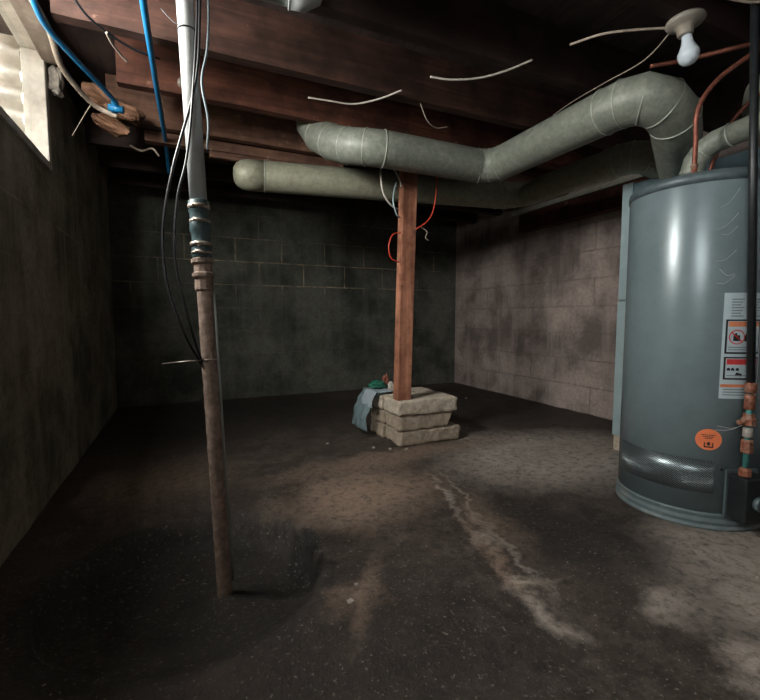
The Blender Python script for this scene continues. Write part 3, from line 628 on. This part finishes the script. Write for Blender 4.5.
# gas control box
ga=250; gd=cp(ga,0,1); gt=Vector((-gd.y,gd.x,0)); mb=MB()
def obox(mb,c,d,t,hd,ht,z0,z1,mi=0):
    vs=[c+d*sd+t*st_+Vector((0,0,z)) for z in (z0,z1) for sd,st_ in ((0,-ht),(hd,-ht),(hd,ht),(0,ht))]
    mb.add(vs,[(0,3,2,1),(4,5,6,7),(0,1,5,4),(1,2,6,5),(2,3,7,6),(3,0,4,7)],mi)
obox(mb,gd*(HR-.01),gd,gt,.078,.048,.060,.205); gv=mb.build('gas_valve',M['black'],wh,.006)
mb=MB(); mb.lathe([(.024,0),(.024,.014),(.02,.018)],20,gd*(HR+.065)+Vector((0,0,.125)),gd); mb.build('control_knob',M['heaterd'],gv)
mb=MB(); obox(mb,gd*(HR-.004),gd,gt,.008,.056,.05,.215); mb.build('valve_backplate',M['heaterd'],wh,.002)
# ports on top
for (a,rr) in ((202,.185),(22,.185)):
    mb=MB(); p=cp(a,1.197,rr); mb.lathe([(.012,0),(.012,.008),(.009,.009),(.009,.026),(.011,.027),(.011,.034)],16,p); mb.build('water_port',M['brass'],wh)
# seam strip at left
# vent pipe
vt=thing('vent_pipe','dark grey metal flue pipe elbowing off the top of the water heater','flue pipe',(HC.x-.03,HC.y+.02,1.203))
zz=0
q=[(0,0,0),(0,0,.045),(0,-.010,.085),(.0,-.035,.115),(0,-.075,.132),(0,-.12,.137)]
mb=MB(); mb.lathe([(.056,0),(.054,.004),(.046,.012),(.044,.02)],28); mb.build('flue_collar',M['heaterd'],vt)
o=elbow(q,.038,'elbow',M['duct'],vt,[1,3,5])
mb=MB(); mb.tube([(0,-.115,.1365),(0,-.55,.17)],.0375,28); mb.build('straight_section',M['duct'],vt)
# copper tubes
pA=HC+cp(202,1.22,.185)
wire('copper_tube',[tuple(pA),(pA.x,pA.y,1.30),(1.565,.905,1.40),(1.60,.88,1.48),(1.66,.84,1.54),(1.74,.77,1.60),(1.85,.66,1.64)],.0075,M['copper'],'copper tube arching up from the front port of the water heater','tube',ns=12)
wire('copper_tube',[(1.60,1.10,1.645),(1.67,1.02,1.642),(1.75,.90,1.64),(1.85,.76,1.64)],.0075,M['copper'],'copper tube under the ceiling behind the arching one','tube',ns=12)
pB=HC+cp(22,1.22,.185)
wire('copper_tube',[tuple(pB),(pB.x,pB.y,1.30),(1.93,1.02,1.40),(1.945,.99,1.48),(1.98,.93,1.55),(2.04,.85,1.60)],.0075,M['copper'],'copper tube rising behind the flue pipe of the water heater','tube',ns=12)
# gas pipe with fittings
g0=Vector((1.787,.872,ZC)); 
gx=HC+cp(244.5,0,.268)
gpz=thing('gas_pipe','black vertical gas pipe with corroded copper coloured fittings at its foot','pipe',(gx.x,gx.y,.205))
mb=MB(); top=HC+cp(230,1.86,.268); bot=Vector((gx.x,gx.y,.50)); mb.tube([top,bot],.0115,16); 
def rel2(mb,name,mat): 
    o=mb.build(name,mat,None,0,loc=gpz.location); o.parent=gpz; o.location=(0,0,0); return o
rel2(mb,'pipe',M['black'])
mb=MB(); mb.lathe([(.0085,0),(.0085,.30)],14,(gx.x,gx.y,.205)); rel2(mb,'nipple',M['verd'])
for z0,prof,mt in [(.478,[(.012,0),(.016,.004),(.016,.03),(.012,.034)],'brass'),(.425,[(.012,0),(.015,.003),(.014,.045),(.011,.05)],'brass'),(.372,[(.014,0),(.021,.003),(.021,.022),(.016,.028),(.016,.04)],'brass'),(.335,[(.012,0),(.014,.004),(.013,.032)],'porc'),(.283,[(.012,0),(.017,.003),(.017,.04),(.013,.045)],'brass'),(.205,[(.014,0),(.018,.004),(.018,.022),(.011,.03)],'brass')]:
    mb=MB(); mb.lathe(prof,8 if prof[1][0]>.0165 else 16,(gx.x,gx.y,z0),smooth=prof[1][0]<=.0165); rel2(mb,'fitting',M[mt])
mb=MB(); mb.tube([(gx.x-.035,gx.y+.01,.385),(gx.x,gx.y,.385)],.008,10); rel2(mb,'shutoff_lever',M['brass'])
# cobweb threads between pipe and tank
mb=MB()
for (z,a,dz) in [(1.07,222,.05),(1.0,220,.045),(.985,224,.02),(.90,221,.03),(.875,224,-.02),(.83,222,.02),(.36,229,-.02),(.345,227,.0)]:
    p=HC+cp(a,z,HR+.001); q=HC+cp(231,0,.262)+Vector((0,0,z+dz)) if z>.5 else Vector((gx.x,gx.y,z+dz+.04)); m_=(p+q)/2-Vector((0,0,.012)); mb.tube(spline([p,m_,q],5),.0007,4)
tag(mb.build('cobweb',M['web'],None,0,loc=(1.7,.8,.9)),'thin cobweb threads strung between the gas pipe and the water heater','cobweb',kind='stuff')
# cabinet behind
fc=thing('furnace_cabinet','blue grey sheet metal furnace cabinet standing behind the water heater','furnace',(2.108,1.555,0))
mb=MB(); mb.box(0.004,.50,-1.0,0,.085,1.40); mb.build('cabinet_body',M['galv'],fc,.004)
mb=MB(); mb.box(-.012,.004,-.05,.006,.085,.80); mb.build('corner_flange',M['galvp'],fc,.002)
mb=MB(); mb.box(-.008,.004,-.05,.006,.81,1.405); mb.build('corner_flange',M['galvp'],fc,.002)
for y in (-.04,-.98):
    mb=MB(); mb.box(.0,.38,y-.0,y+.05 if y<-.5 else y+.045,.0,.085); mb.build('foot_block',M['cblock'],fc,.003)
# plenum duct end at the right
d3=thing('round_duct','thick pale green duct end above the flue pipe at the right edge','duct')
mb=MB(); mb.lathe([(.02,-.03),(.06,-.022),(.082,-.006),(.09,.02),(.09,.05),(.088,.055),(.088,.5)],36,(2.055,.985,1.565),(.62,-.78,0.0)); mb.build('duct_shell',M['duct'],d3)

# ------------------------------------------------------------------ light
def area(name,loc,rot,sx,sy,e,col):
    l=bpy.data.lights.new(name,'AREA'); l.shape='RECTANGLE'; l.size=sx; l.size_y=sy; l.energy=e; l.color=col
    o=bpy.data.objects.new(name,l); COL.objects.link(o); o.location=loc; o.rotation_euler=rot; return o
area('daylight_left_window',(X0-T-.03,1.29,1.62),(0,R(-82),0),.34,.42,43,(1.0,.96,.92))
area('fill_near_window',(X0-T-.03,-.575,1.59),(0,R(-85),0),.40,.85,13,(.93,.96,1.0))  # added fill lamp at the unseen window, lifts the dark areas
w=bpy.data.worlds.new('World'); S.world=w; w.use_nodes=True
w.node_tree.nodes['Background'].inputs[0].default_value=(1,.96,.9,1); w.node_tree.nodes['Background'].inputs[1].default_value=11

# ------------------------------------------------------------------ camera
cam=bpy.data.cameras.new('Camera'); co=bpy.data.objects.new('Camera',cam); COL.objects.link(co)
cam.sensor_fit='HORIZONTAL'; cam.sensor_width=36; cam.lens=36*429/760; cam.clip_start=.02
co.location=(0,0,.72); co.rotation_euler=(R(90-4.4),0,R(-24.5)); S.camera=co
S.view_settings.view_transform='Standard'; S.view_settings.look='None'; S.view_settings.gamma=1; S.view_settings.exposure=0.12
